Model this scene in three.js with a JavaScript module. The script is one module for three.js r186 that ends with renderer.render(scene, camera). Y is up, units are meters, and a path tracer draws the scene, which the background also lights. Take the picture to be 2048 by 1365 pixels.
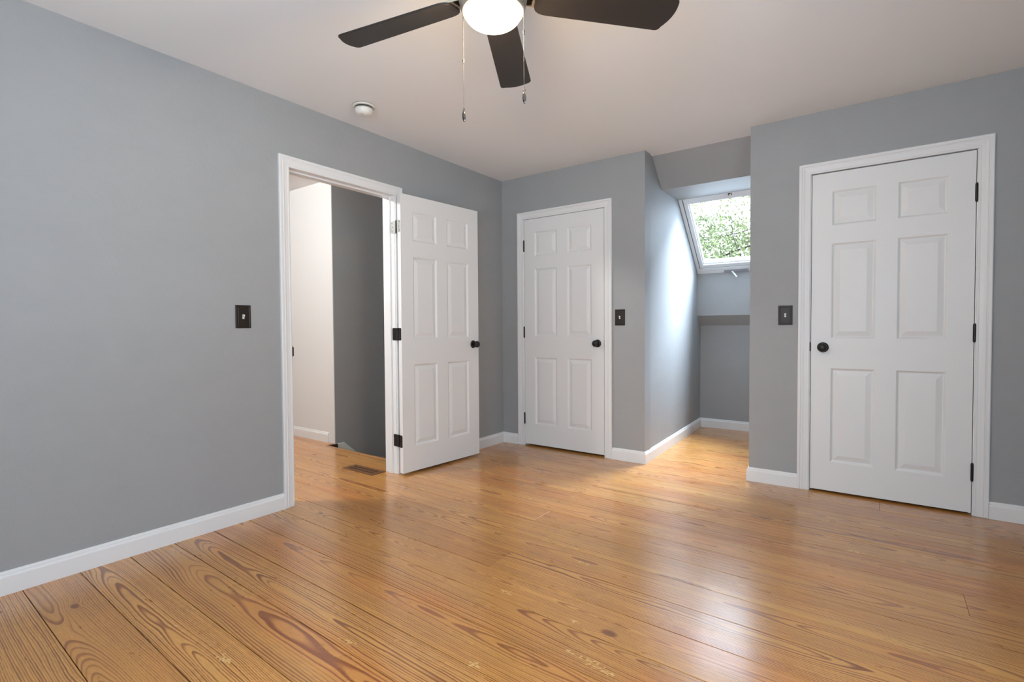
import * as THREE from 'three';
import { mergeGeometries } from 'three/addons/utils/BufferGeometryUtils.js';
import { RoundedBoxGeometry } from 'three/addons/geometries/RoundedBoxGeometry.js';
import { RectAreaLightUniformsLib } from 'three/addons/lights/RectAreaLightUniformsLib.js';

// ---------------------------------------------------------------- camera, sky, lights, exposure
RectAreaLightUniformsLib.init();
const scene = new THREE.Scene();
const camera = new THREE.PerspectiveCamera(67.74, 2048 / 1365, 0.02, 200);
camera.rotation.order = 'YXZ';
camera.position.set(2.8825, 1.0743, 3.8141);
camera.rotation.set(-0.0260, 0.6291, -0.00645);
const renderer = new THREE.WebGLRenderer();
renderer.toneMapping = THREE.LinearToneMapping;
renderer.toneMappingExposure = 0.44;
renderer.shadowMap.enabled = true;
scene.background = new THREE.Color(0.86, 0.93, 1.0).multiplyScalar(7.0);   // even overcast sky
const DAY = new THREE.Color(0.66, 0.88, 1.14);
function windowLight(name, w, h, pos, target, intensity, color = DAY) {
  const l = new THREE.RectAreaLight(color, intensity, w, h);
  l.name = name; l.position.set(...pos); l.lookAt(...target); scene.add(l); return l;
}
const RX = 3.64, RZ = 4.84, H = 2.44;                       // room: x 0..RX, z 0..RZ
windowLight('daylight_right_window', 0.95, 1.25, [RX - 0.02, 1.2, 3.15], [0, 1.2, 3.15], 8.5);
windowLight('daylight_rear_window', 1.55, 1.25, [2.3, 1.2, RZ - 0.02], [2.3, 1.2, 0], 11.5);
windowLight('daylight_roof_window', 0.6, 0.76, [1.708, 2.033, -1.395], [1.708, 2.033 - 0.768, -1.395 + 0.640], 14);   // just outside the roof window's pane
// the bright part of the clouds, where the sun stands behind them: high, on the roof window's side, very soft
const sun = new THREE.DirectionalLight(new THREE.Color(0.76, 0.91, 1.10), 110); sun.name = 'veiled_sun';
sun.position.set(4.3, 12.0, -7.6); sun.target.position.set(1.5, 1, -1); sun.castShadow = true; sun.shadow.radius = 85; sun.shadow.mapSize.set(2048, 2048);
Object.assign(sun.shadow.camera, { left: -9, right: 9, top: 9, bottom: -9, near: 0.5, far: 40 }); scene.add(sun, sun.target);

// ---------------------------------------------------------------- small tools
let seed = 20240611;
const rnd = () => { seed = (seed + 0x6d2b79f5) | 0; let t = Math.imul(seed ^ (seed >>> 15), 1 | seed); t = (t + Math.imul(t ^ (t >>> 7), 61 | t)) ^ t; return ((t ^ (t >>> 14)) >>> 0) / 4294967296; };
const rr = (a, b) => a + (b - a) * rnd();
function hash(ix, iy, s) { let h = Math.imul(ix, 374761393) ^ Math.imul(iy, 668265263) ^ Math.imul(s, 1442695041); h = Math.imul(h ^ (h >>> 13), 1274126177); return ((h ^ (h >>> 16)) >>> 0) / 4294967296; }
function vnoise(x, y, s) {
  const ix = Math.floor(x), iy = Math.floor(y); let fx = x - ix, fy = y - iy;
  fx = fx * fx * (3 - 2 * fx); fy = fy * fy * (3 - 2 * fy);
  const a = hash(ix, iy, s), b = hash(ix + 1, iy, s), c = hash(ix, iy + 1, s), d = hash(ix + 1, iy + 1, s);
  return a + (b - a) * fx + (c - a) * fy + (a - b - c + d) * fx * fy;
}
const fbm = (x, y, s) => vnoise(x, y, s) * 0.57 + vnoise(x * 2.1, y * 2.1, s + 7) * 0.29 + vnoise(x * 4.3, y * 4.3, s + 13) * 0.14;
const smooth = (a, b, x) => { const t = Math.min(1, Math.max(0, (x - a) / (b - a))); return t * t * (3 - 2 * t); };
const V = (x, y, z) => new THREE.Vector3(x, y, z);
const used = new Map();
function numbered(n) { const c = used.get(n) || 0; used.set(n, c + 1); return c ? n + '_' + String(c).padStart(3, '0') : n; }
function tag(o, label, category, kind, group) {
  o.userData.label = label; o.userData.category = category;
  if (kind) o.userData.kind = kind; if (group) o.userData.group = group; return o;
}
function base(name, pos = [0, 0, 0], ry = 0) { const g = new THREE.Group(); g.name = numbered(name); g.position.set(...pos); g.rotation.y = ry; scene.add(g); return g; }
function part(name, geo, mat, parent) {
  const m = new THREE.Mesh(geo, mat); m.name = parent === scene ? numbered(name) : name; m.castShadow = m.receiveShadow = true; parent.add(m); return m;
}
function plain(g) { const o = g.index ? g.toNonIndexed() : g; for (const k of Object.keys(o.attributes)) if (!['position', 'normal', 'uv'].includes(k)) o.deleteAttribute(k); if (!o.attributes.uv) o.setAttribute('uv', new THREE.BufferAttribute(new Float32Array(o.attributes.position.count * 2), 2)); return o; }
const merge = (a) => mergeGeometries(a.map(plain));
const bx = (x0, x1, y0, y1, z0, z1) => new THREE.BoxGeometry(x1 - x0, y1 - y0, z1 - z0).translate((x0 + x1) / 2, (y0 + y1) / 2, (z0 + z1) / 2);
const rbx = (x0, x1, y0, y1, z0, z1, r) => new RoundedBoxGeometry(x1 - x0, y1 - y0, z1 - z0, 2, r).translate((x0 + x1) / 2, (y0 + y1) / 2, (z0 + z1) / 2);
// metre uv by the dominant direction of each face
function metreUV(g, scale = 1) {
  g = plain(g); g.computeVertexNormals(); const p = g.attributes.position, n = g.attributes.normal, uv = g.attributes.uv;
  for (let i = 0; i < p.count; i++) {
    const ax = Math.abs(n.getX(i)), ay = Math.abs(n.getY(i)), az = Math.abs(n.getZ(i));
    if (ay >= ax && ay >= az) uv.setXY(i, p.getX(i) * scale, p.getZ(i) * scale); else if (ax >= az) uv.setXY(i, p.getZ(i) * scale, p.getY(i) * scale); else uv.setXY(i, p.getX(i) * scale, p.getY(i) * scale);
  }
  return g;
}
// triangle soup; wound outwards by its signed volume
function soup(tris) {
  let vol = 0; const a = new Float32Array(tris.length * 9);
  for (const [p, q, r] of tris) vol += p.dot(V(0, 0, 0).crossVectors(q, r));
  tris.forEach(([p, q, r], i) => { const t = vol < 0 ? [p, r, q] : [p, q, r]; t.forEach((v, j) => v.toArray(a, i * 9 + j * 3)); });
  const g = new THREE.BufferGeometry(); g.setAttribute('position', new THREE.BufferAttribute(a, 3)); g.setAttribute('uv', new THREE.BufferAttribute(new Float32Array(tris.length * 6), 2)); g.computeVertexNormals(); return g;
}
// a profile [(a, b)] carried from one end to another; ends given as functions of (a, b), so mitres come free
function sweep(profile, start, end) {
  const S = profile.map(([a, b]) => start(a, b)), E = profile.map(([a, b]) => end(a, b)), n = profile.length, tris = [];
  for (let i = 0; i < n; i++) { const j = (i + 1) % n; tris.push([S[i], S[j], E[j]], [S[i], E[j], E[i]]); }
  for (const [i, j, k] of THREE.ShapeUtils.triangulateShape(profile.map(([a, b]) => new THREE.Vector2(a, b)), [])) tris.push([S[i], S[k], S[j]], [E[i], E[j], E[k]]);
  return soup(tris);
}
// a polygon given as [(u, v)] turned into a slab by a function (u, v, w), w = 0 and 1
function slab(poly, at, holes = []) {
  const sh = new THREE.Shape(poly.map(([a, b]) => new THREE.Vector2(a, b)));
  sh.holes = holes.map((h) => new THREE.Path(h.map(([a, b]) => new THREE.Vector2(a, b))));
  const { shape, holes: hs } = sh.extractPoints(4), faces = THREE.ShapeUtils.triangulateShape(shape, hs), all = [...shape, ...hs.flat()], tris = [];
  for (const [i, j, k] of faces) { const [p, q, r] = [all[i], all[j], all[k]]; tris.push([at(p.x, p.y, 0), at(r.x, r.y, 0), at(q.x, q.y, 0)], [at(p.x, p.y, 1), at(q.x, q.y, 1), at(r.x, r.y, 1)]); }
  const loop = (l) => { for (let i = 0; i < l.length; i++) { const p = l[i], q = l[(i + 1) % l.length]; tris.push([at(p.x, p.y, 0), at(q.x, q.y, 0), at(q.x, q.y, 1)], [at(p.x, p.y, 0), at(q.x, q.y, 1), at(p.x, p.y, 1)]); } };
  loop(shape); hs.forEach(loop);
  return soup(tris);
}
function lathe(pts, seg = 40) { return new THREE.LatheGeometry(pts.map(([r, y]) => new THREE.Vector2(r, y)), seg); }

// ---------------------------------------------------------------- materials
function noiseTexture(w, h, fn, srgb) {
  const d = new Uint8Array(w * h * 4);
  for (let y = 0; y < h; y++) for (let x = 0; x < w; x++) { const c = fn(x, y), i = (y * w + x) * 4; d[i] = c[0]; d[i + 1] = c[1]; d[i + 2] = c[2]; d[i + 3] = 255; }
  const t = new THREE.DataTexture(d, w, h); t.magFilter = THREE.LinearFilter; t.minFilter = THREE.LinearMipmapLinearFilter; t.generateMipmaps = true;
  t.wrapS = t.wrapT = THREE.MirroredRepeatWrapping; if (srgb) t.colorSpace = THREE.SRGBColorSpace; t.needsUpdate = true; return t;
}
const rollerBump = noiseTexture(512, 512, (x, y) => { const v = 255 * (0.55 * vnoise(x / 4, y / 4, 3) + 0.3 * vnoise(x / 9, y / 11, 5) + 0.15 * vnoise(x / 60, y / 25, 8)); return [v, v, v]; });
const paintMottle = noiseTexture(512, 512, (x, y) => { const v = 247 + 8 * (fbm(x / 90, y / 50, 21) * 0.7 + fbm(x / 14, y / 8, 22) * 0.3); return [v, v, v]; }, true);
const M = {};
M.wall = new THREE.MeshStandardMaterial({ color: new THREE.Color().setRGB(0.368, 0.376, 0.376), roughness: 0.62, map: paintMottle, bumpMap: rollerBump, bumpScale: 0.0006 });
M.ceiling = new THREE.MeshStandardMaterial({ color: new THREE.Color().setRGB(0.87, 0.87, 0.87), roughness: 0.9 });
M.hallWall = new THREE.MeshStandardMaterial({ color: new THREE.Color().setRGB(0.74, 0.74, 0.73), roughness: 0.7 });
M.trim = new THREE.MeshPhysicalMaterial({ color: new THREE.Color().setRGB(0.82, 0.82, 0.81), roughness: 0.38 });
M.door = new THREE.MeshPhysicalMaterial({ color: new THREE.Color().setRGB(0.82, 0.82, 0.81), roughness: 0.42 });
M.windowWhite = new THREE.MeshPhysicalMaterial({ color: new THREE.Color().setRGB(0.78, 0.79, 0.8), roughness: 0.35 });
M.gasket = new THREE.MeshStandardMaterial({ color: 0x1c1e22, roughness: 0.8 });
M.bronze = new THREE.MeshPhysicalMaterial({ color: new THREE.Color().setRGB(0.018, 0.016, 0.015), roughness: 0.36, metalness: 0.35 });
M.plate = new THREE.MeshPhysicalMaterial({ color: new THREE.Color().setRGB(0.024, 0.017, 0.013), roughness: 0.4, metalness: 0.3 });
M.steel = new THREE.MeshPhysicalMaterial({ color: new THREE.Color().setRGB(0.24, 0.24, 0.225), roughness: 0.5, metalness: 0.6 });
M.toggle = new THREE.MeshPhysicalMaterial({ color: new THREE.Color().setRGB(0.75, 0.75, 0.72), roughness: 0.35 });
M.nickel = new THREE.MeshPhysicalMaterial({ color: new THREE.Color().setRGB(0.50, 0.44, 0.37), roughness: 0.42, metalness: 0.8 });
M.chain = new THREE.MeshPhysicalMaterial({ color: new THREE.Color().setRGB(0.15, 0.14, 0.13), roughness: 0.35, metalness: 1 });
M.fob = new THREE.MeshPhysicalMaterial({ color: new THREE.Color().setRGB(0.16, 0.15, 0.14), roughness: 0.25, metalness: 1 });
M.blade = new THREE.MeshPhysicalMaterial({ color: new THREE.Color().setRGB(0.013, 0.010, 0.009), roughness: 0.5 });
M.plastic = new THREE.MeshPhysicalMaterial({ color: new THREE.Color().setRGB(0.78, 0.77, 0.72), roughness: 0.45 });
M.glass = new THREE.MeshPhysicalMaterial({ color: 0xffffff, roughness: 0.0, transmission: 1, thickness: 0, ior: 1.5 });
M.dark = new THREE.MeshStandardMaterial({ color: 0x0d0a08, roughness: 0.9 });
M.subfloor = new THREE.MeshStandardMaterial({ color: 0x1d140c, roughness: 0.95 });
M.register = new THREE.MeshPhysicalMaterial({ color: new THREE.Color().setRGB(0.17, 0.08, 0.035), roughness: 0.35 });
M.nosing = new THREE.MeshPhysicalMaterial({ color: new THREE.Color().setRGB(0.42, 0.21, 0.08), roughness: 0.3 });
M.stairDark = new THREE.MeshPhysicalMaterial({ color: new THREE.Color().setRGB(0.05, 0.025, 0.012), roughness: 0.4 });
M.skirt = new THREE.MeshPhysicalMaterial({ color: new THREE.Color().setRGB(0.74, 0.76, 0.70), roughness: 0.5 });
M.bark = new THREE.MeshStandardMaterial({ color: new THREE.Color().setRGB(0.022, 0.02, 0.019), roughness: 0.95 });
M.leaf = new THREE.MeshPhysicalMaterial({ color: new THREE.Color().setRGB(0.19, 0.235, 0.12), roughness: 0.9, side: THREE.DoubleSide });
M.lawn = new THREE.MeshStandardMaterial({ color: new THREE.Color().setRGB(0.50, 0.50, 0.48), roughness: 1 });
M.roof = new THREE.MeshStandardMaterial({ color: new THREE.Color().setRGB(0.1, 0.1, 0.1), roughness: 1 });

// ---------------------------------------------------------------- structure: floor of wide heart pine boards
const PITCH = 0.187, Z0 = 3.33, SKEW = 0.018, TEXLEN = 3.75;
const varnishBump = noiseTexture(1024, 1024, (x, y) => {      // 1 m: brush ripples along the boards plus fine peel
  const v = 255 * (0.5 * fbm(x / 90, y / 14, 31) + 0.2 * vnoise(x / 22, y / 9, 33) + 0.05 * vnoise(x / 7, y / 6, 37) + 0.25 * vnoise(x / 200, y / 60, 38)); return [v, v, v];
});
const varnishRough = noiseTexture(512, 512, (x, y) => { const v = 255 * (0.24 + 0.14 * fbm(x / 60, y / 18, 41)); return [0, v, 0]; });
const chips = [[1.41, 2.757, 0.045, 0.016], [1.372, 2.764, 0.02, 0.01], [1.659, 2.185, 0.05, 0.016], [1.986, 2.206, 0.022, 0.012], [1.796, 1.773, 0.05, 0.014], [1.843, 2.602, 0.035, 0.02], [2.11, 2.367, 0.10, 0.012],
  [2.18, 2.39, 0.07, 0.014], [2.601, 0.939, 0.06, 0.012], [2.796, 0.929, 0.05, 0.018], [2.074, 0.868, 0.04, 0.008], [1.539, 2.659, 0.012, 0.006], [0.821, 3.065, 0.012, 0.005], [1.156, 3.052, 0.05, 0.02], [1.1, 1.2, 0.05, 0.012], [0.7, 0.9, 0.05, 0.012], [1.3, 1.0, 0.08, 0.012]];
const knots = [[2.119, 2.197, 0.016], [0.35, 3.24, 0.012], [0.25, 2.1, 0.01]];
function boardTexture(k, joints, w, h) {
  const zTop = Z0 - PITCH * k, boards = [];
  for (let b = 0; b <= joints.length; b++) boards.push({ s: 100 + k * 17 + b * 5, v0: 0.2 * (hash(k, b, 1) - 0.5) * 0.8, d0: 0.012 + 0.05 * hash(k, b, 2), sp: 0.0052 + 0.0026 * hash(k, b, 3), tone: hash(k, b, 4), red: hash(k, b, 5), up: hash(k, b, 6) > 0.5 ? 1 : -1, ct: 0.75 + 0.35 * hash(k, b, 7) });
  const myChips = chips.map(([x, z, a, c]) => [x, z - SKEW * x, a, c]).filter((c) => c[1] < zTop + 0.02 && c[1] > zTop - PITCH - 0.02);
  const myKnots = knots.map(([x, z, r]) => [x, z - SKEW * x, r]).filter((c) => c[1] < zTop && c[1] > zTop - PITCH);
  return noiseTexture(w, h, (px, py) => {
    const x = (px + 0.5) / w * TEXLEN, across = (py + 0.5) / h * PITCH, z = zTop - across;
    let bi = 0; while (bi < joints.length && x > joints[bi]) bi++;
    const B = boards[bi], v = across - PITCH / 2;
    let warp = (fbm(x * 1.7, v * 9, B.s) - 0.5) * 0.022 + (vnoise(x * 14, v * 50, B.s + 1) - 0.5) * 0.0013, kd = 0;
    for (const [kx, kz, kr] of myKnots) { const q = Math.hypot((x - kx) * 0.6, z - kz); kd = Math.max(kd, 1 - smooth(kr * 0.6, kr * 1.5, q)); warp += 0.03 * Math.exp(-q / (kr * 1.4)); }
    const d = B.d0 + B.up * (x - 1.9) * 0.014 + (fbm(x * 0.8, 3.3, B.s + 2) - 0.5) * 0.09;
    const R = Math.sqrt((v - B.v0) * (v - B.v0) * 0.75 + d * d) + warp;
    const ring = R / B.sp, id = Math.floor(ring), t = ring - id, wide = 0.30 + 0.4 * hash(id, 3, B.s);
    let late = smooth(wide, wide + 0.35, t) * (1 - smooth(0.94, 1, t));
    late *= B.ct * (0.62 + 0.38 * hash(id, 9, B.s)) * (0.85 + 0.4 * fbm(x * 5, v * 40, B.s + 4));
    const fibre = vnoise(x * 40, across * 900, B.s + 5) - 0.5, patch = fbm(x * 1.6, z * 5, 77), blot = fbm(x * 7, z * 16, 78);
    let r = 204 + 16 * (B.tone - 0.5), g = 147 + 16 * (B.tone - 0.5), b = 76 + 10 * (B.tone - 0.5);
    const lk = Math.min(1, late) * 0.92; r += (132 - r) * lk; g += (74 - g) * lk; b += (32 - b) * lk;
    const redden = smooth(0.5, 0.75, patch) * 0.5 + 0.12 * (B.red - 0.5); g -= 14 * redden; b -= 14 * redden; r += 3 * redden;
    const m = 1 + 0.10 * fibre + 0.09 * (blot - 0.5); r *= m; g *= m; b *= m;
    if (kd > 0) { r += (110 - r) * kd * 0.8; g += (58 - g) * kd * 0.8; b += (26 - b) * kd * 0.8; }
    for (const [cx, cz, ca, cb] of myChips) {
      const e = Math.hypot((x - cx) / ca, (z - cz) / cb); if (e > 1.3) continue;
      const c = smooth(0.50, 0.62, vnoise(x * 130, z * 190, 91) * (1.35 - e * 0.8)) * 0.75; r += (226 - r) * c; g += (190 - g) * c; b += (130 - b) * c;
    }
    
    return [r, g, b].map((c) => Math.max(0, Math.min(255, c)));
  }, true);
}
const HH = 2.46, SX = -1.25, SZ = 0.965;                     // hall height, stairwell wall, hall wall
const floor = tag(base('floor'), 'glossy orange-brown pine floor of wide boards', 'floor', 'structure');
part('subfloor', merge([bx(-0.02, RX + 0.02, -0.14, -0.024, -0.86, RZ + 0.02), bx(1.2, 2.2, -0.14, -0.024, -1.9, -0.86), bx(-4, -0.02, -0.14, -0.024, 1.06, RZ + 0.02), bx(-4, SX - 0.002, -0.14, -0.024, 0.9, 1.06)]), M.subfloor, floor);
function boardGeometry(x0, x1, za, zb, row) {
  const c = 0.0007, y = 0, bot = -0.023, S = (x, yy, z) => V(x, yy, z + SKEW * x), tris = [];
  const o = [[x0, za], [x1, za], [x1, zb], [x0, zb]], i = [[x0 + c, za - c], [x1 - c, za - c], [x1 - c, zb + c], [x0 + c, zb + c]];
  const T = i.map(([x, z]) => S(x, y, z)), E = o.map(([x, z]) => S(x, y - c * 0.8, z)), D = o.map(([x, z]) => S(x, bot, z));
  tris.push([T[0], T[1], T[2]], [T[0], T[2], T[3]], [D[0], D[2], D[1]], [D[0], D[3], D[2]]);
  for (let k = 0; k < 4; k++) { const n = (k + 1) % 4; tris.push([E[k], E[n], T[n]], [E[k], T[n], T[k]], [D[k], D[n], E[n]], [D[k], E[n], E[k]]); }
  const g = soup(tris), p = g.attributes.position, uv = g.attributes.uv;
  for (let q = 0; q < p.count; q++) uv.setXY(q, p.getX(q) / TEXLEN, (row - (p.getZ(q) - SKEW * p.getX(q))) / PITCH);
  return g;
}
const rowMats = new Map();
for (let k = -9; k <= 27; k++) {
  const za = Z0 - PITCH * k, zb = za - PITCH, zc = (za + zb) / 2; let spans;
  if (k <= 11) spans = [[-3.98, RX]]; else if (zc > -0.8) spans = [[-0.02, RX]]; else spans = [[1.22, 2.16]];
  if (zc < -1.86) continue; if (k === 12) spans.push([-3.98, SX - 0.004]);
  let joints = k === 9 ? [1.494] : k === 7 ? [1.46, 3.1] : hash(k, 1, 500) > 0.45 ? [0.5 + 2.8 * hash(k, 2, 500)] : [];
  const tk = k < -2 ? -2 - ((-k) % 2) + 2 : k;
  if (!rowMats.has(tk) || k === tk) {
    const big = tk <= 16, map = boardTexture(tk, joints, big ? 2048 : 1024, big ? 128 : 64); map.wrapT = THREE.ClampToEdgeWrapping;
    const vb = varnishBump.clone(), vr = varnishRough.clone(); vb.repeat.set(TEXLEN, PITCH); vb.offset.set(hash(k, 7, 1), hash(k, 8, 1)); vr.repeat.set(TEXLEN, PITCH); vr.offset.set(hash(k, 9, 1), hash(k, 10, 1)); vb.needsUpdate = vr.needsUpdate = true;
    rowMats.set(tk, new THREE.MeshPhysicalMaterial({ map, roughness: 1, roughnessMap: vr, bumpMap: vb, bumpScale: 0.0005, ior: 1.5, clearcoat: 0.7, clearcoatRoughness: 0.2 }));
  }
  for (const [sx, ex] of spans) {
    const cuts = [sx, ...(sx < -1 ? [-1.6 - 1.5 * hash(k, 3, 500), -0.06 - 0.02 * hash(k, 4, 500)] : []), ...joints].filter((j, i) => !i || (j > sx + 0.1 && j < ex - 0.1)).concat(ex);
    const gap = 0.0010 + 0.0014 * hash(k, 11, 3);
    for (let i = 0; i + 1 < cuts.length; i++) part('plank', boardGeometry(cuts[i] + 0.0006, cuts[i + 1] - 0.0006, za - gap, zb + gap, za), rowMats.get(tk), floor);
  }
}

// ---------------------------------------------------------------- structure: walls and ceilings
const wallMesh = (name, geo, mat, label) => tag(part(name, metreUV(geo), mat, scene), label, 'wall', 'structure');
const DA = { z0: 1.303, z1: 2.113, top: 2.043 };                                       // doorway in the left wall, clear between the jambs
const D1 = { x0: 0.249, x1: 1.043, top: 2.05 }, D2 = { x0: 2.507, x1: 3.301, top: 2.05 };
const AX0 = 1.388, AX1 = 2.142, ASK = 0.045;                                           // alcove: side walls lean with depth, x + ASK * z
const ax = (x, z) => x + ASK * Math.min(0, z);
wallMesh('wall_left', slab([[-1.6, -0.12], [1.02, -0.12], [1.02, -0.02], [DA.z0 - 0.02, -0.02], [DA.z0 - 0.02, DA.top + 0.02], [DA.z1 + 0.02, DA.top + 0.02], [DA.z1 + 0.02, -0.02], [RZ + 0.12, -0.02], [RZ + 0.12, 2.6], [-1.6, 2.6]],
  (u, v, w) => V(-0.12 * w, v, u)), M.wall, 'long grey wall with the open doorway');
const wallBack = tag(base('wall_back'), 'grey wall holding both closed closet doors', 'wall', 'structure');
const doorNotch = (D, xa, xb) => [[xa, -0.02], [D.x0 - 0.02, -0.02], [D.x0 - 0.02, D.top + 0.02], [D.x1 + 0.02, D.top + 0.02], [D.x1 + 0.02, -0.02], [xb, -0.02], [xb, 2.55], [xa, 2.55]];
part('wall_section', metreUV(slab(doorNotch(D1, -0.01, AX0), (u, v, w) => V(u, v, -0.12 * w))), M.wall, wallBack);
part('wall_section', metreUV(slab(doorNotch(D2, AX1, RX + 0.1), (u, v, w) => V(u, v, -0.12 * w))), M.wall, wallBack);
// right wall and rear wall with their windows (outside the frame; daylight comes in there)
const WR = { a0: 2.65, a1: 3.65, y0: 0.55, y1: 1.85 }, WB = { a0: 1.5, a1: 3.1, y0: 0.55, y1: 1.85 };
const hole = (w) => [[w.a0, w.y0], [w.a0, w.y1], [w.a1, w.y1], [w.a1, w.y0]];
wallMesh('wall_right', slab([[-1.0, -0.1], [RZ + 0.12, -0.1], [RZ + 0.12, 2.6], [-1.0, 2.6]], (u, v, w) => V(RX + 0.12 * w, v, u), [hole(WR)]), M.wall, 'grey wall with a window beyond the closet door');
wallMesh('wall_rear', slab([[-4.1, -0.1], [RX + 0.12, -0.1], [RX + 0.12, 2.6], [-4.1, 2.6]], (u, v, w) => V(u, v, RZ + 0.12 * w), [hole(WB)]), M.wall, 'grey wall with a window opposite the closets');
// closets behind the doors
wallMesh('wall_closet_back', merge([bx(-0.02, AX0 - 0.09, -0.1, 2.6, -0.95, -0.85), bx(AX1 + 0.02, RX + 0.12, -0.1, 2.6, -0.95, -0.85)]), M.wall, 'plain walls inside the two closets');
// alcove, drawn as sections in (z, y)
const alcoveSide = [[0.0, -0.03], [-1.92, -0.03], [-1.92, 1.75], [-0.9, 2.62], [0, 2.62]];
wallMesh('wall_alcove_left', slab(alcoveSide, (z, y, w) => V(ax(AX0 - 0.1 * w, z), y, z - 0.001)), M.wall, 'bright grey side wall of the skylight alcove');
wallMesh('wall_alcove_right', slab(alcoveSide, (z, y, w) => V(ax(AX1 + 0.1 * w, z), y, z - 0.001)), M.wall, 'hidden side wall of the skylight alcove beside the large closet door');
const P = { ceil: [-0.17, 2.44], hdr: [-0.433, 2.228], top: [-0.918, 2.242], bot: [-1.656, 1.628], up: [-1.66, 1.188], low: [-1.79, 1.085] };
const across = (poly) => slab(poly, (z, y, w) => V(ax(AX0 - 0.002 + (AX1 - AX0 + 0.004) * w, z), y, z));
wallMesh('wall_alcove_slope', across([P.ceil, P.hdr, [P.hdr[0] - 0.02, 2.56], [P.ceil[0], 2.56]]), M.wall, 'shaded sloping grey header above the skylight alcove');
wallMesh('wall_alcove_soffit', across([P.hdr, P.top, [P.top[0] + 0.05, 2.45], [P.hdr[0], 2.5]]), M.wall, 'light soffit of the alcove above the skylight');
wallMesh('wall_alcove_back', across([P.bot, P.up, P.low, [-1.785, 0], [-1.785, -0.03], [-1.92, -0.03], [-1.92, 1.66], [-1.7, 1.66]]), M.wall, 'alcove knee wall with an overhang under the skylight');
tag(part('roof', slab([[-0.6, 2.55], [-0.86, 2.33], [-0.86, 2.42], [-0.6, 2.64]], (z, y, w) => V(0.2 + 3.5 * w, y, z)), M.roof, scene), 'dark roof strip above the skylight', 'roof', 'structure');
// ceilings
tag(part('ceiling', slab([[-0.06, RZ + 0.06], [RX + 0.06, RZ + 0.06], [RX + 0.06, -0.9], [ax(AX1, -0.9) + 0.03, -0.9], [ax(AX1, -0.17), -0.17], [ax(AX0, -0.17), -0.17], [ax(AX0, -0.9) - 0.03, -0.9], [-0.06, -0.9]],
  (x, z, w) => V(x, H + 0.12 * w, z)), M.ceiling, scene), 'smooth white bedroom ceiling with the fan', 'ceiling', 'structure');
// hall and stair well beyond the doorway
tag(part('ceiling_hall', bx(-4.1, -0.06, HH, HH + 0.1, -1.7, RZ + 0.1), M.ceiling, scene), 'white hall ceiling seen through the doorway', 'ceiling', 'structure');
wallMesh('wall_hall', bx(-4.1, SX, -0.03, HH + 0.02, SZ - 0.008, SZ), M.hallWall, 'white hall wall seen through the doorway');
wallMesh('wall_stairwell', bx(SX - 0.12, SX, -2.9, HH + 0.02, -1.7, SZ - 0.008), M.wall, 'dark grey stairwell wall seen through the doorway');
wallMesh('wall_stairwell_lower', merge([bx(SX - 0.1, -0.02, -2.9, 2.6, -1.8, -1.7), bx(-0.12, 0, -2.9, -0.12, -1.8, 1.1), bx(SX - 0.1, 0, -2.9, -0.1, 1.0, 1.1), bx(SX - 0.1, 0, -3.0, -2.9, -1.8, 1.1)]), M.wall, 'grey lower walls of the stairwell');
wallMesh('wall_hall_end', bx(-4.2, -4.1, -0.1, 2.6, 0.8, RZ + 0.12), M.hallWall, 'white wall at the end of the hall');

// ---------------------------------------------------------------- baseboards
const BB = [[0, 0], [0.014, 0], [0.014, 0.072], [0.012, 0.078], [0.0085, 0.081], [0.0085, 0.086], [0.006, 0.092], [0, 0.095]];
function baseboard(name, runs, label) {
  const gs = runs.map((r) => sweep(BB, r[0], r[1]));
  return tag(part(name, merge(gs), M.trim, scene), label, 'baseboard', 'structure');
}
const CW = 0.066;
baseboard('baseboard_left', [[(a, b) => V(a, b, DA.z1 + 0.004 + CW), (a, b) => V(a, b, RZ - a)]], 'long white baseboard along the grey wall with the doorway');
baseboard('baseboard_left', [[(a, b) => V(a, b, a), (a, b) => V(a, b, DA.z0 - 0.004 - CW)]], 'short white baseboard behind the open door');
baseboard('baseboard_back', [[(a, b) => V(a, b, a), (a, b) => V(D1.x0 - 0.004 - CW, b, a)]], 'short white baseboard between room corner and small closet door');
baseboard('baseboard_back', [[(a, b) => V(D1.x1 + 0.004 + CW, b, a), (a, b) => V(AX0 + a, b, a)]], 'short white baseboard between small closet door and alcove');
baseboard('baseboard_alcove', [[(a, b) => V(AX0 + a, b, a), (a, b) => V(ax(AX0 + a, -1.785 + a), b, -1.785 + a)]], 'white baseboard along the alcove side wall');
baseboard('baseboard_alcove', [[(a, b) => V(ax(AX0 + a, -1.785 + a), b, -1.785 + a), (a, b) => V(ax(AX1 - a, -1.785 + a), b, -1.785 + a)]], 'white baseboard across the back of the alcove');
baseboard('baseboard_alcove', [[(a, b) => V(ax(AX1 - a, -1.785 + a), b, -1.785 + a), (a, b) => V(AX1 - a, b, a)]], 'white baseboard on the hidden alcove side');
baseboard('baseboard_back', [[(a, b) => V(AX1 - a, b, a), (a, b) => V(D2.x0 - 0.004 - CW, b, a)]], 'short white baseboard between alcove and large closet door');
baseboard('baseboard_back', [[(a, b) => V(D2.x1 + 0.004 + CW, b, a), (a, b) => V(RX - a, b, a)]], 'white baseboard stub past the large closet door');
baseboard('baseboard_right', [[(a, b) => V(RX - a, b, a), (a, b) => V(RX - a, b, RZ - a)]], 'white baseboard under the window wall');
baseboard('baseboard_rear', [[(a, b) => V(a, b, RZ - a), (a, b) => V(RX - a, b, RZ - a)]], 'white baseboard opposite the closets');
baseboard('baseboard_hall', [[(a, b) => V(-4.1, b, SZ + a), (a, b) => V(-1.34, b, SZ + a)]], 'white baseboard in the hall beyond the doorway');

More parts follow.
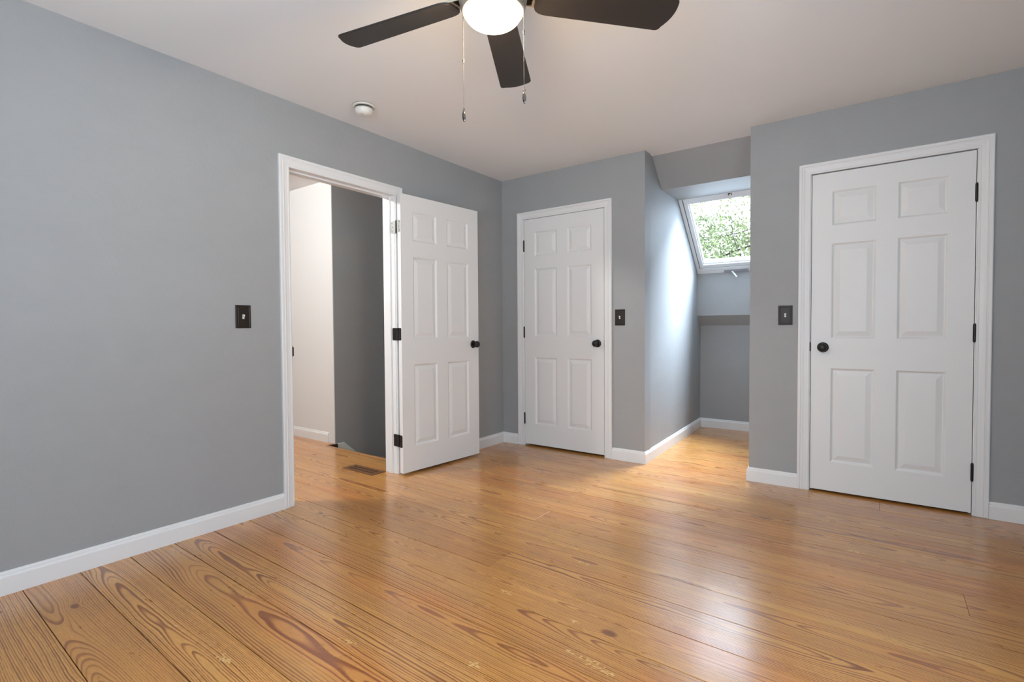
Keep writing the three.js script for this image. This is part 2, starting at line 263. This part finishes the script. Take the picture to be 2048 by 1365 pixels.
// ---------------------------------------------------------------- door casings and jambs
const CP = [[0, 0], [0, 0.0085], [0.004, 0.0105], [0.010, 0.0105], [0.013, 0.0095], [0.030, 0.0115], [0.039, 0.0145], [0.0425, 0.0145], [0.0445, 0.0120], [0.0475, 0.0120], [0.0505, 0.0160], [0.062, 0.0165], [0.066, 0.0135], [0.066, 0]];
// at(u, y, n): u along the wall, n off the wall into the room
function doorTrim(name, label, u0, u1, top, at, deep, stopAt) {
  const g = tag(base(name), label, 'door frame', 'structure'), a0 = u0 - 0.004, a1 = u1 + 0.004, t = top - 0.0005;
  part('side_casing', sweep(CP, (a, b) => at(a0 - a, 0.001, b), (a, b) => at(a0 - a, t + a, b)), M.trim, g);
  part('side_casing', sweep(CP, (a, b) => at(a1 + a, 0.001, b), (a, b) => at(a1 + a, t + a, b)), M.trim, g);
  part('head_casing', sweep(CP, (a, b) => at(a0 - a, t + a, b), (a, b) => at(a1 + a, t + a, b)), M.trim, g);
  const box = (ua, ub, ya, yb, na, nb) => slab([[ua, ya], [ub, ya], [ub, yb], [ua, yb]], (u, y, w) => at(u, y, na + (nb - na) * w));
  part('side_jamb', box(u0 - 0.0195, u0, 0.001, top + 0.0195, -deep, -0.0005), M.trim, g); part('side_jamb', box(u1, u1 + 0.0195, 0.001, top + 0.0195, -deep, -0.0005), M.trim, g);
  part('head_jamb', box(u0, u1, top, top + 0.0195, -deep, -0.0005), M.trim, g);
  const s0 = -stopAt, s1 = -stopAt - 0.035;
  part('door_stop', box(u0, u0 + 0.011, 0.001, top, s1, s0), M.trim, g); part('door_stop', box(u1 - 0.011, u1, 0.001, top, s1, s0), M.trim, g); part('door_stop', box(u0 + 0.011, u1 - 0.011, top - 0.011, top, s1, s0), M.trim, g);
  return g;
}
const onBack = (u, y, n) => V(u, y, n), onLeft = (u, y, n) => V(n, y, u);
const trimA = doorTrim('trim_1', 'white casing and jamb around the open doorway', DA.z0, DA.z1, DA.top, onLeft, 0.125, 0.04);
const trim1 = doorTrim('trim_2', 'white moulded casing around the small closet door near the corner', D1.x0, D1.x1, D1.top, onBack, 0.12, 0.04);
const trim2 = doorTrim('trim_3', 'white moulded casing around the large closet door', D2.x0, D2.x1, D2.top, onBack, 0.12, 0.04);
part('strike_plate', merge([bx(-0.034, 0.001, 0.905, 0.975, DA.z1 - 0.0035, DA.z1 + 0.0005), bx(-0.001, 0.004, 0.912, 0.966, DA.z1 - 0.0085, DA.z1 + 0.0005)]), M.bronze, trimA).userData.label = 'black strike plate';
part('strike_plate', bx(D1.x1 - 0.0015, D1.x1 + 0.004, 0.91, 0.968, -0.03, 0.0022), M.bronze, trim1).userData.label = 'black strike plate';
part('strike_plate', bx(D2.x0 - 0.004, D2.x0 + 0.0015, 0.91, 0.968, -0.03, 0.0022), M.bronze, trim2).userData.label = 'black strike plate';

// ---------------------------------------------------------------- six panel doors
const DW = 0.787, DT = 0.035, PX = [[0.109, 0.338], [0.443, 0.673]], PY = [[0.186, 0.790], [0.979, 1.582], [1.696, 1.911]], DH = 2.029;   // y from the door's bottom edge
function leafGeometry() {
  const xs = [0, ...PX.flat(), DW], ys = [0, ...PY.flat(), DH], tris = [], quad = (a, b, c, d) => tris.push([a, b, c], [a, c, d]);
  for (let i = 0; i + 1 < xs.length; i++) for (let j = 0; j + 1 < ys.length; j++) {
    if (i % 2 && j % 2) continue;
    const [x0, x1, y0, y1] = [xs[i], xs[i + 1], ys[j], ys[j + 1]];
    quad(V(x0, y0, 0), V(x1, y0, 0), V(x1, y1, 0), V(x0, y1, 0)); quad(V(x1, y0, -DT), V(x0, y0, -DT), V(x0, y1, -DT), V(x1, y1, -DT));
  }
  quad(V(0, 0, -DT), V(0, 0, 0), V(0, DH, 0), V(0, DH, -DT)); quad(V(DW, 0, 0), V(DW, 0, -DT), V(DW, DH, -DT), V(DW, DH, 0));
  quad(V(0, DH, 0), V(DW, DH, 0), V(DW, DH, -DT), V(0, DH, -DT)); quad(V(0, 0, -DT), V(DW, 0, -DT), V(DW, 0, 0), V(0, 0, 0));
  return soup(tris);
}
const RING = [[0, 0], [0.004, -0.0024], [0.010, -0.0092], [0.0135, -0.0105], [0.016, -0.0105], [0.043, -0.0026], [0.0455, -0.002]];
function panelGeometry([x0, x1], [y0, y1]) {
  const tris = [], quad = (a, b, c, d) => tris.push([a, b, c], [a, c, d]);
  for (const back of [false, true]) {
    const Q = RING.map(([i, d]) => { const z = back ? -DT - d : d, q = [V(x0 + i, y0 + i, z), V(x1 - i, y0 + i, z), V(x1 - i, y1 - i, z), V(x0 + i, y1 - i, z)]; return back ? [q[1], q[0], q[3], q[2]] : q; });
    for (let r = 0; r + 1 < Q.length; r++) for (let s = 0; s < 4; s++) quad(Q[r][s], Q[r][(s + 1) % 4], Q[r + 1][(s + 1) % 4], Q[r + 1][s]);
    const L = Q[Q.length - 1]; quad(L[0], L[1], L[2], L[3]);
  }
  return soup(tris);
}
const leafGeo = leafGeometry(), panelGeos = PX.flatMap((px) => PY.map((py) => panelGeometry(px, py)));
const knobGeo = lathe([[0.0001, 0.062], [0.010, 0.0615], [0.019, 0.0585], [0.0255, 0.052], [0.0275, 0.045], [0.0255, 0.038], [0.019, 0.0325], [0.013, 0.029], [0.011, 0.024], [0.011, 0.008]], 40).rotateX(Math.PI / 2);
const knobRing = new THREE.TorusGeometry(0.0195, 0.0012, 8, 40).translate(0, 0, 0.0585);
const roseGeo = lathe([[0.0001, 0.0095], [0.015, 0.0095], [0.024, 0.0075], [0.030, 0.004], [0.0325, 0.0005], [0.0325, 0]], 40).rotateX(Math.PI / 2);
function makeDoor(name, label, pos, ry, knobX, knuckleX) {
  const d = tag(base(name, pos, ry), label, 'door', 'structure');
  part('door_leaf', leafGeo, M.door, d);
  for (const g of panelGeos) part('panel', g, M.door, d);
  for (const s of [1, -1]) {
    const k = part('knob', merge([knobGeo, knobRing]), M.bronze, d); k.position.set(knobX, 0.922, s > 0 ? 0 : -DT); if (s < 0) k.rotation.y = Math.PI; k.userData.label = 'black bronze round door knob';
    part('rosette', roseGeo, M.bronze, k);
  }
  part('latch_plate', bx(knobX < DW / 2 ? -0.0008 : DW - 0.001, knobX < DW / 2 ? 0.001 : DW + 0.0008, 0.892, 0.952, -DT + 0.005, -0.005), M.bronze, d);
  if (knuckleX !== undefined) for (const y of [0.232, 1.015, 1.795]) {
    const h = part('hinge', merge([new THREE.CylinderGeometry(0.0068, 0.0068, 0.092, 16).translate(knuckleX, y, 0.0078), new THREE.SphereGeometry(0.0062, 12, 8).translate(knuckleX, y + 0.047, 0.0078), new THREE.SphereGeometry(0.0062, 12, 8).translate(knuckleX, y - 0.047, 0.0078)]), M.bronze, d);
    h.userData.label = 'black hinge knuckle';
    for (const q of [-0.0276, -0.0092, 0.0092, 0.0276]) part('hinge_joint', new THREE.TorusGeometry(0.0066, 0.0006, 6, 16).rotateX(Math.PI / 2).translate(knuckleX, y + q, 0.0078), M.dark, h);
  }
  return d;
}
makeDoor('door_2', 'white six-panel closet door next to the room corner, hinged towards that corner', [D1.x0 + 0.0035, 0.018, -0.001], 0, DW - 0.058, -0.002);
makeDoor('door_3', 'white six-panel closet door past the alcove, with its knob towards the alcove', [D2.x0 + 0.0035, 0.014, -0.001], 0, 0.066, DW + 0.002);
const openDoor = makeDoor('door_1', 'white six-panel door swung open against the grey wall', [0.082, 0.018, 1.317], Math.atan2(0.9966, 0.082), DW - 0.062);
// hinges of the open door: one leaf on the door's edge, one on the jamb, the knuckle between
[[0.232, M.bronze, 'black hinge'], [1.015, M.bronze, 'black hinge'], [1.795, M.steel, 'worn bare steel hinge']].forEach(([y, mat, label]) => {
  const plate = (w) => { const s = new THREE.Shape(); const h = 0.045, r = 0.01; s.moveTo(0, -h); s.lineTo(w - r, -h); s.quadraticCurveTo(w, -h, w, -h + r); s.lineTo(w, h - r); s.quadraticCurveTo(w, h, w - r, h); s.lineTo(0, h); s.closePath(); return new THREE.ExtrudeGeometry(s, { depth: 0.0016, bevelEnabled: false }); };
  const inv = new THREE.Matrix4().copy(openDoor.matrixWorld); openDoor.updateMatrixWorld(true); inv.copy(openDoor.matrixWorld).invert();
  const toLocal = (g) => g.applyMatrix4(inv);
  const yy = y + 0.018;
  const onEdge = plate(0.030).rotateY(-Math.PI / 2).translate(0.0008, y, -DT);                                // on the door's edge (door coordinates)
  const onJamb = toLocal(plate(0.030).rotateY(Math.PI).translate(-0.001, yy, DA.z0 + 0.0018));                   // on the jamb face
  const barrel = toLocal(new THREE.CylinderGeometry(0.0065, 0.0065, 0.09, 16).translate(0.024, yy, DA.z0 + 0.004));
  const wing = toLocal(bx(-0.001, 0.047, yy - 0.044, yy + 0.044, DA.z0, DA.z0 + 0.003));
  const h = part('hinge', merge([onEdge, onJamb, wing]), mat, openDoor); h.userData.label = label;
  part('knuckle', barrel, M.bronze, h);
  const screws = []; for (const q of [-0.03, 0, 0.03]) { screws.push(new THREE.CylinderGeometry(0.0034, 0.0034, 0.001, 12).rotateZ(Math.PI / 2).translate(-0.0012, y + q, -DT + (q ? 0.022 : 0.014))); screws.push(toLocal(new THREE.CylinderGeometry(0.0034, 0.0034, 0.001, 12).rotateX(Math.PI / 2).translate(q ? -0.022 : -0.014, yy + q, DA.z0 + 0.0026))); }
  part('screws', merge(screws), mat === M.steel ? M.bronze : M.dark, h);
});

// ---------------------------------------------------------------- light switches
function lightSwitch(pos, ry, label) {
  const s = tag(base('light_switch', pos, ry), label, 'light switch', undefined, 'dark bronze toggle switches'), w = 0.042, h = 0.064, tris = [];
  const rings = [[0, 0], [0, 0.004], [0.003, 0.0065], [0.008, 0.0065], [0.0105, 0.0045], [0.0145, 0.0045], [0.0165, 0.0052]];
  const Q = rings.map(([i, z]) => [V(-w + i, -h + i, z), V(w - i, -h + i, z), V(w - i, h - i, z), V(-w + i, h - i, z)]);
  for (let r = 0; r + 1 < Q.length; r++) for (let k = 0; k < 4; k++) { const n = (k + 1) % 4; tris.push([Q[r][k], Q[r][n], Q[r + 1][n]], [Q[r][k], Q[r + 1][n], Q[r + 1][k]]); }
  const L = Q[Q.length - 1], F = Q[0]; tris.push([L[0], L[1], L[2]], [L[0], L[2], L[3]], [F[0], F[2], F[1]], [F[0], F[3], F[2]]);
  part('wall_plate', soup(tris), M.plate, s);
  const t = part('toggle', merge([bx(-0.0055, 0.0055, -0.0125, 0.0125, 0.0045, 0.0062), new RoundedBoxGeometry(0.0085, 0.0105, 0.013, 2, 0.0015).rotateX(-0.45).translate(0, 0.004, 0.010)]), M.toggle, s); t.userData.label = 'white toggle lever';
  for (const y of [-0.030, 0.030]) part('screw', new THREE.CylinderGeometry(0.0032, 0.0032, 0.0012, 14).rotateX(Math.PI / 2).translate(0, y, 0.0056), M.bronze, s);
  return s;
}
lightSwitch([0.0005, 1.146, 2.402], Math.PI / 2, 'dark bronze switch on the long wall beside the open doorway');
lightSwitch([1.181, 1.152, 0.0005], 0, 'dark bronze switch between the small closet door and the alcove');
lightSwitch([2.361, 1.146, 0.0005], 0, 'dark bronze switch between the alcove and the large closet door');

// ---------------------------------------------------------------- ceiling fan with its lamp
{
  const FX = 1.803, FZ = 2.428, fan = tag(base('ceiling_fan', [FX, 0, FZ]), 'five-blade ceiling fan with dark blades and a lit bowl lamp', 'ceiling fan');
  part('canopy', lathe([[0.0001, 2.44], [0.082, 2.44], [0.082, 2.425], [0.074, 2.40], [0.05, 2.385], [0.03, 2.375], [0.03, 2.35]]), M.nickel, fan);
  part('motor_housing', lathe([[0.03, 2.35], [0.09, 2.348], [0.125, 2.335], [0.135, 2.30], [0.135, 2.235], [0.118, 2.215], [0.0001, 2.215]]), M.nickel, fan);
  part('switch_housing', lathe([[0.06, 2.215], [0.118, 2.212], [0.118, 2.200], [0.114, 2.176], [0.109, 2.154], [0.106, 2.147], [0.103, 2.144], [0.100, 2.146], [0.100, 2.158], [0.0001, 2.158]]), M.nickel, fan);
  const glow = new THREE.MeshStandardMaterial({ color: 0xffffff, emissive: new THREE.Color(1, 0.93, 0.8), emissiveIntensity: 10, roughness: 0.4 });
  const bowl = []; for (let i = 0; i <= 14; i++) { const a = i / 14 * Math.PI / 2; bowl.push([Math.max(0.0001, 0.0985 * Math.sin(a)), 2.146 - 0.050 * Math.cos(a)]); }
  part('lamp_bowl', lathe([...bowl, [0.0985, 2.152], [0.0001, 2.155]], 48), glow, fan).userData.label = 'glowing white opal glass bowl';
  const lamp = new THREE.PointLight(new THREE.Color(1, 0.80, 0.54), 5.2); lamp.name = 'fan_lamp'; lamp.position.set(0, 2.104, 0); lamp.castShadow = true; lamp.shadow.radius = 4; fan.add(lamp);
  // blades
  const sh = new THREE.Shape(), r0 = 0.150, r1 = 0.665, w0 = 0.056, w1 = 0.070, c = 0.018;
  sh.moveTo(r0 + 0.05, -w0 - 0.002); sh.lineTo(r1 - 0.03 - c, -w1); sh.quadraticCurveTo(r1 - 0.03, -w1, r1 - 0.028, -w1 + c); sh.quadraticCurveTo(r1 + 0.004, 0.0, r1 - 0.010, w1 - c); sh.quadraticCurveTo(r1 - 0.012, w1, r1 - 0.012 - c, w1);
  sh.lineTo(r0 + 0.05, w0 + 0.002); sh.quadraticCurveTo(r0, w0, r0, w0 - 0.035); sh.lineTo(r0, -w0 + 0.035); sh.quadraticCurveTo(r0, -w0, r0 + 0.05, -w0 - 0.002);
  const bladeGeo = new THREE.ExtrudeGeometry(sh, { depth: 0.005, bevelEnabled: true, bevelThickness: 0.001, bevelSize: 0.001, bevelSegments: 1, curveSegments: 10 }).rotateX(Math.PI / 2).translate(0, 0.0025, 0);
  const ironGeo = merge([slab([[0.10, -0.03], [0.20, -0.045], [0.235, -0.02], [0.235, 0.02], [0.20, 0.045], [0.10, 0.03]], (x, z, w) => V(x, 0.004 + 0.006 * w, z)), bx(0.09, 0.14, 0.004, 0.02, -0.03, 0.03)]);
  for (let k = 0; k < 5; k++) {
    const b = part('blade', bladeGeo, M.blade, fan); b.position.y = 2.205; b.rotation.order = 'YXZ'; b.rotation.set(-0.21, (118.6 + 72 * k) * Math.PI / 180, 0); b.userData.label = 'dark espresso fan blade';
    part('blade_iron', ironGeo, M.nickel, b);
  }
  // pull chains: tiny beads, a joint bead and a metal fob
  for (const [x, z, yb] of [[-0.101, 0.025, 1.795], [0.098, -0.025, 1.82]]) {
    const beads = [], top = 2.165; for (let y = yb + 0.05; y < top; y += 0.0052) beads.push(new THREE.SphereGeometry(0.0015, 6, 5).translate(x * 1.1, y, z * 1.1));
    beads.push(new THREE.CylinderGeometry(0.0006, 0.0006, top - yb - 0.05, 6).translate(x * 1.1, (top + yb + 0.05) / 2, z * 1.1));
    beads.push(new THREE.CylinderGeometry(0.0032, 0.0026, 0.012, 10).translate(x * 1.1, yb + (x < 0 ? 0.21 : 0.235), z * 1.1));
    beads.push(new THREE.CylinderGeometry(0.003, 0.003, 0.014, 10).rotateZ(Math.PI / 2).translate(x * 1.04, top, z * 1.04));
    const ch = part('pull_chain', merge(beads), M.chain, fan); ch.userData.label = 'beaded metal pull chain';
    part('fob', merge([new THREE.SphereGeometry(0.0085, 16, 14).scale(0.85, 2.3, 0.5).rotateZ(0.12).translate(x * 1.1, yb + 0.02, z * 1.1), new THREE.TorusGeometry(0.004, 0.0011, 8, 16).translate(x * 1.1, yb + 0.044, z * 1.1)]), M.fob, ch);
  }
}

// ---------------------------------------------------------------- smoke detector
{
  const s = tag(base('smoke_detector', [0.302, 0, 1.795]), 'round white smoke detector on the ceiling above the open doorway', 'smoke detector');
  part('mount_ring', lathe([[0.0001, 2.4395], [0.067, 2.4395], [0.067, 2.432], [0.063, 2.428], [0.0001, 2.428]]), M.plastic, s);
  part('vent_gap', lathe([[0.053, 2.428], [0.053, 2.421]]), M.gasket, s);
  part('cover', lathe([[0.0001, 2.381], [0.030, 2.382], [0.042, 2.386], [0.048, 2.394], [0.0535, 2.410], [0.056, 2.421], [0.0001, 2.421]]), M.plastic, s);
  part('test_button', lathe([[0.0001, 2.3785], [0.009, 2.379], [0.011, 2.383]]).translate(0.018, 0, 0.006), M.plastic, s);
}

// ---------------------------------------------------------------- skylight in the alcove roof
{
  const w = tag(base('window_1'), 'sloping roof window with white frame in the alcove', 'skylight', 'structure');
  const sl = V(0, P.bot[1] - P.top[1], P.bot[0] - P.top[0]), len = sl.length(); sl.normalize(); const nn = V(0, sl.z, -sl.y).multiplyScalar(-1);   // nn points up and out
  const at = (x, s, n) => { const z = P.top[0] + sl.z * s + nn.z * n, y = P.top[1] + sl.y * s + nn.y * n; return V(ax(x, z), y, z); };
  const bar = (x0, x1, s0, s1, n0, n1) => slab([[x0, s0], [x1, s0], [x1, s1], [x0, s1]], (x, s, q) => at(x, s, n0 + (n1 - n0) * q));
  const X0 = AX0 + 0.003, X1 = AX1 - 0.003;
  part('frame_rail', bar(X0, X0 + 0.030, 0, len, -0.004, 0.11), M.windowWhite, w); part('frame_rail', bar(X1 - 0.030, X1, 0, len, -0.004, 0.11), M.windowWhite, w);
  part('frame_rail', bar(X0 + 0.03, X1 - 0.03, -0.02, 0.006, 0.0, 0.11), M.windowWhite, w); part('frame_rail', bar(X0 + 0.03, X1 - 0.03, 0.893, len, -0.006, 0.11), M.windowWhite, w);
  part('gasket', merge([bar(X0 + 0.030, X0 + 0.036, 0, 0.893, 0.012, 0.1), bar(X1 - 0.036, X1 - 0.03, 0, 0.893, 0.012, 0.1), bar(X0 + 0.036, X1 - 0.036, 0.006, 0.010, 0.008, 0.1), bar(X0 + 0.036, X1 - 0.036, 0.889, 0.893, 0.008, 0.1)]), M.gasket, w);
  const sash = [[X0 + 0.036, X0 + 0.072, 0.010, 0.889], [X1 - 0.072, X1 - 0.036, 0.010, 0.889], [X0 + 0.072, X1 - 0.072, 0.010, 0.066], [X0 + 0.072, X1 - 0.072, 0.850, 0.889]];
  for (const [a, b, c, d] of sash) part('sash_rail', bar(a, b, c, d, 0.006, 0.09), M.windowWhite, w);
  part('glazing_bead', merge([bar(X0 + 0.072, X0 + 0.082, 0.066, 0.850, 0.025, 0.06), bar(X1 - 0.082, X1 - 0.072, 0.066, 0.850, 0.025, 0.06), bar(X0 + 0.082, X1 - 0.082, 0.066, 0.076, 0.025, 0.06), bar(X0 + 0.082, X1 - 0.082, 0.838, 0.850, 0.025, 0.06)]), M.windowWhite, w);
  part('pane', soup([[at(X0 + 0.075, 0.07, 0.045), at(X1 - 0.075, 0.07, 0.045), at(X1 - 0.075, 0.845, 0.045)], [at(X0 + 0.075, 0.07, 0.045), at(X1 - 0.075, 0.845, 0.045), at(X0 + 0.075, 0.845, 0.045)]]), M.glass, w);
  part('latch', merge([bar(1.822, 1.826, 0.012, 0.028, -0.002, 0.007), bar(1.822, 1.842, 0.010, 0.014, -0.002, 0.007), bar(1.848, 1.852, 0.012, 0.028, -0.002, 0.007)]), M.gasket, w);
  const op = part('operator_cover', bar(1.655, 1.885, 0.925, 0.958, -0.014, -0.006), new THREE.MeshPhysicalMaterial({ color: new THREE.Color().setRGB(0.33, 0.33, 0.36), roughness: 0.5 }), w); op.userData.label = 'grey crank housing';
  const hp = at(1.735, 0.945, -0.012), tip = V(hp.x + 0.045, hp.y - 0.058, hp.z + 0.03);
  part('crank_handle', merge([new THREE.TubeGeometry(new THREE.LineCurve3(hp, tip), 1, 0.0075, 12), new THREE.SphereGeometry(0.0085, 12, 10).translate(tip.x, tip.y, tip.z), new THREE.SphereGeometry(0.011, 12, 10).translate(hp.x, hp.y, hp.z)]), M.windowWhite, op);
  // roof covering round the opening keeps the daylight out of the wall cavity
  tag(part('roof', merge([bar(-0.1, X0, -0.35, len + 0.5, 0.06, 0.12), bar(X1, RX + 0.1, -0.35, len + 0.5, 0.06, 0.12), bar(X0, X1, -0.35, -0.02, 0.06, 0.12), bar(X0, X1, len, len + 0.35, 0.06, 0.12)]), M.roof, scene), 'dark roof around the roof window', 'roof', 'structure');
}

// ---------------------------------------------------------------- windows outside the frame
function roomWindow(name, label, W, at) {
  const g = tag(base(name), label, 'window', 'structure');
  const box = (a0, a1, y0, y1, n0, n1) => slab([[a0, y0], [a1, y0], [a1, y1], [a0, y1]], (a, y, q) => at(a, y, n0 + (n1 - n0) * q));
  const frame = (a0, a1, y0, y1, t, n0, n1) => merge([box(a0, a0 + t, y0, y1, n0, n1), box(a1 - t, a1, y0, y1, n0, n1), box(a0 + t, a1 - t, y0, y0 + t, n0, n1), box(a0 + t, a1 - t, y1 - t, y1, n0, n1)]);
  part('window_casing', frame(W.a0 - 0.066, W.a1 + 0.066, W.y0 - 0.066, W.y1 + 0.066, 0.066, 0, 0.016), M.trim, g);
  part('window_frame', frame(W.a0, W.a1, W.y0, W.y1, 0.022, -0.12, 0), M.trim, g);
  const mid = (W.a0 + W.a1) / 2, half = (W.y0 + W.y1) / 2;
  part('mullion', box(mid - 0.03, mid + 0.03, W.y0 + 0.022, W.y1 - 0.022, -0.11, -0.01), M.trim, g);
  for (const [a0, a1] of [[W.a0 + 0.022, mid - 0.03], [mid + 0.03, W.a1 - 0.022]]) for (const [y0, y1, n] of [[W.y0 + 0.022, half + 0.02, -0.05], [half - 0.02, W.y1 - 0.022, -0.09]]) {
    part('sash', frame(a0, a1, y0, y1, 0.038, n - 0.018, n + 0.018), M.trim, g);
    const q = [at(a0 + 0.03, y0 + 0.03, n), at(a1 - 0.03, y0 + 0.03, n), at(a1 - 0.03, y1 - 0.03, n), at(a0 + 0.03, y1 - 0.03, n)]; part('pane', soup([[q[0], q[1], q[2]], [q[0], q[2], q[3]]]), M.glass, g);
  }
}
roomWindow('window_3', 'white double sash window in the wall opposite the closets', WB, (a, y, n) => V(a, y, RZ - n));
roomWindow('window_2', 'white double sash window in the wall beyond the large closet door', WR, (a, y, n) => V(RX - n, y, a));

// ---------------------------------------------------------------- hall: floor register, stairs, ceiling lamp
{
  const r = tag(base('floor_register', [-0.295, 0, 1.378]), 'brown wooden floor register in the hall just past the doorway', 'floor register'), holes = [], w = 0.178, h = 0.063;
  for (let i = 0; i < 13; i++) for (const row of [-1, 1]) { const cx = -0.132 + i * 0.022, cz = row * 0.02, o = []; for (let k = 0; k < 10; k++) { const a = -k / 10 * Math.PI * 2; o.push([cx + 0.0062 * Math.cos(a) + 0.006 * Math.sin(a), cz + 0.0155 * Math.sin(a)]); } holes.push(o); }
  part('grille', slab([[-w, -h], [w, -h], [w, h], [-w, h]], (x, z, q) => V(x, 0.0006 + 0.0035 * (1 - q), z), holes), M.register, r);
  part('damper', bx(-w + 0.01, w - 0.01, 0.0002, 0.0009, -h + 0.01, h - 0.01), M.subfloor, r);
  const st = tag(base('stairs'), 'carpetless stairs leading down beside the dark grey wall', 'stairs', 'structure');
  part('nosing', merge([rbx(SX + 0.002, -0.122, -0.026, 0.0025, 1.048, 1.082, 0.008)]), M.nosing, st);
  for (let i = 0; i < 11; i++) { const z = 1.045 - 0.245 * i, y = -0.19 * (i + 1); part('riser', bx(SX + 0.002, -0.122, y, y + 0.165, z - 0.018, z), M.trim, st); part('tread', rbx(SX + 0.018, -0.122, y - 0.026, y, z - 0.27, z + 0.012, 0.006), M.nosing, st); }
  part('skirt_board', slab([[0.945, -0.006], [0.868, -0.006], [-1.4, -1.99], [-1.4, -2.35], [0.945, -0.34]], (z, y, q) => V(SX + 0.016 * q + 0.0005, y, z)), M.skirt, st).userData.label = 'pale painted skirt board';
  part('stringer_end', bx(SX + 0.0005, SX + 0.02, -0.04, -0.004, 0.946, 1.034), M.stairDark, st);
  const l = tag(base('hall_light', [-0.95, HH, 2.75]), 'round flush ceiling lamp in the hall', 'ceiling light');
  part('lamp_base', lathe([[0.0001, 0], [0.15, 0], [0.15, -0.02], [0.0001, -0.02]]).translate(0, -0.0005, 0), M.plastic, l);
  part('diffuser', lathe([[0.14, -0.02], [0.135, -0.05], [0.10, -0.07], [0.0001, -0.075]]), new THREE.MeshStandardMaterial({ color: 0xffffff, emissive: new THREE.Color(1, 0.97, 0.92), emissiveIntensity: 4, roughness: 0.5 }), l);
  const p = new THREE.PointLight(new THREE.Color(1, 0.99, 0.98), 36); p.name = 'hall_lamp'; p.position.set(0, -0.05, 0); p.castShadow = true; p.shadow.radius = 6; l.add(p);
}

// ---------------------------------------------------------------- outdoors: a tree and the lawn, seen through the roof window
{
  tag(part('paved_yard', new THREE.CircleGeometry(80, 40).rotateX(-Math.PI / 2).translate(0, -3.4, 0), M.lawn, scene), 'pale paved yard outside the house', 'ground', 'structure');
  const t = tag(base('tree'), 'leafy tree with thin dark branches behind the roof window', 'tree');
  const limb = (pts, r0, r1) => { const c = new THREE.CatmullRomCurve3(pts), n = 14, g = new THREE.TubeGeometry(c, n, 1, 7), p = g.attributes.position; for (let i = 0; i <= n; i++) { const ctr = c.getPointAt(i / n), r = r0 + (r1 - r0) * i / n; for (let j = 0; j <= 7; j++) { const q = i * 8 + j; p.setXYZ(q, ctr.x + (p.getX(q) - ctr.x) * r, ctr.y + (p.getY(q) - ctr.y) * r, ctr.z + (p.getZ(q) - ctr.z) * r); } } g.computeVertexNormals(); return g; };
  part('trunk', limb([V(-3.2, -3.4, -11.4), V(-3.1, -1, -11.3), V(-2.8, 1.2, -11.2), V(-2.9, 3.6, -11.5), V(-2.6, 6.5, -11.4)], 0.22, 0.05), M.bark, t);
  const limbs = [[[-2.8, 1.3, -11.2], [-1.9, 2.2, -11.1], [-1.1, 2.78, -11], [-0.6, 3.05, -11], [0.1, 3.25, -11], [1.2, 3.5, -10.8], 0.05, 0.01], [[-2.85, 3.0, -11.4], [-1.9, 3.45, -11.3], [-1.2, 3.55, -11.2], [-0.5, 3.62, -11.2], [0.6, 3.78, -11], 0.03, 0.006], [[-2.85, 3.1, -11.4], [-1.8, 3.7, -11.3], [-1.1, 3.6, -11.2], [-0.2, 3.7, -11.1], 0.02, 0.005],
    [[-1.9, 3.45, -11.3], [-1.25, 3.75, -11.3], [-0.9, 4.2, -11.3], [-0.7, 4.8, -11.3], 0.014, 0.003], [[-0.9, 2.9, -11], [-0.6, 2.95, -11], [-0.2, 2.92, -11], [0.3, 3.0, -10.9], 0.014, 0.004], [[0.6, 1.6, -10.4], [0.2, 2.5, -10.4], [-0.1, 2.9, -10.4], [-0.3, 3.5, -10.4], [-0.35, 4.4, -10.4], 0.02, 0.004], [[-1.6, 2.4, -11], [-1.4, 2.8, -11], [-1.35, 3.3, -11], [-1.5, 3.9, -11], 0.012, 0.003], [[0.2, 2.5, -10.4], [-0.15, 2.8, -10.4], [-0.45, 2.9, -10.4], 0.01, 0.003]];
  for (const l of limbs) part('branch', limb(l.slice(0, -2).map((a) => V(...a)), l[l.length - 2], l[l.length - 1]), M.bark, t);
  const leaf = soup([[V(0, 0, 0), V(0.034, 0.045, 0.008), V(0, 0.11, 0)], [V(0, 0, 0), V(0, 0.11, 0), V(-0.034, 0.045, 0.008)]]);
  const clumps = []; for (let i = 0; i < 420; i++) { const y = rr(1.8, 5.4), low = 1 - smooth(3.2, 4.8, y); if (rnd() > 0.35 + 0.65 * low) continue; clumps.push([rr(-2.6, 1.0), y, rr(-12.2, -10.4), rr(0.12, 0.38), low]); }
  const N = 17000, inst = new THREE.InstancedMesh(leaf, M.leaf, N), m4 = new THREE.Matrix4(), q = new THREE.Quaternion(), e = new THREE.Euler(), col = new THREE.Color();
  for (let i = 0; i < N; i++) {
    const c = clumps[Math.floor(rnd() * clumps.length)], g = () => (rnd() + rnd() + rnd() - 1.5) * 1.2;
    e.set(rr(-1.5, 1.5), rr(0, 6.3), rr(-2.4, 2.4)); q.setFromEuler(e); const s = rr(0.55, 1.05);
    m4.compose(V(c[0] + g() * c[3] * 1.4, c[1] + g() * c[3] * 0.9, c[2] + g() * c[3]), q, V(s, s, s)); inst.setMatrixAt(i, m4); const k = rr(0.75, 1.3); inst.setColorAt(i, col.setRGB(k, k * rr(0.92, 1.05), k * rr(0.8, 1.1)));
  }
  inst.name = 'foliage'; inst.userData.kind = 'stuff'; inst.castShadow = inst.receiveShadow = true; t.add(inst);
}

renderer.render(scene, camera);
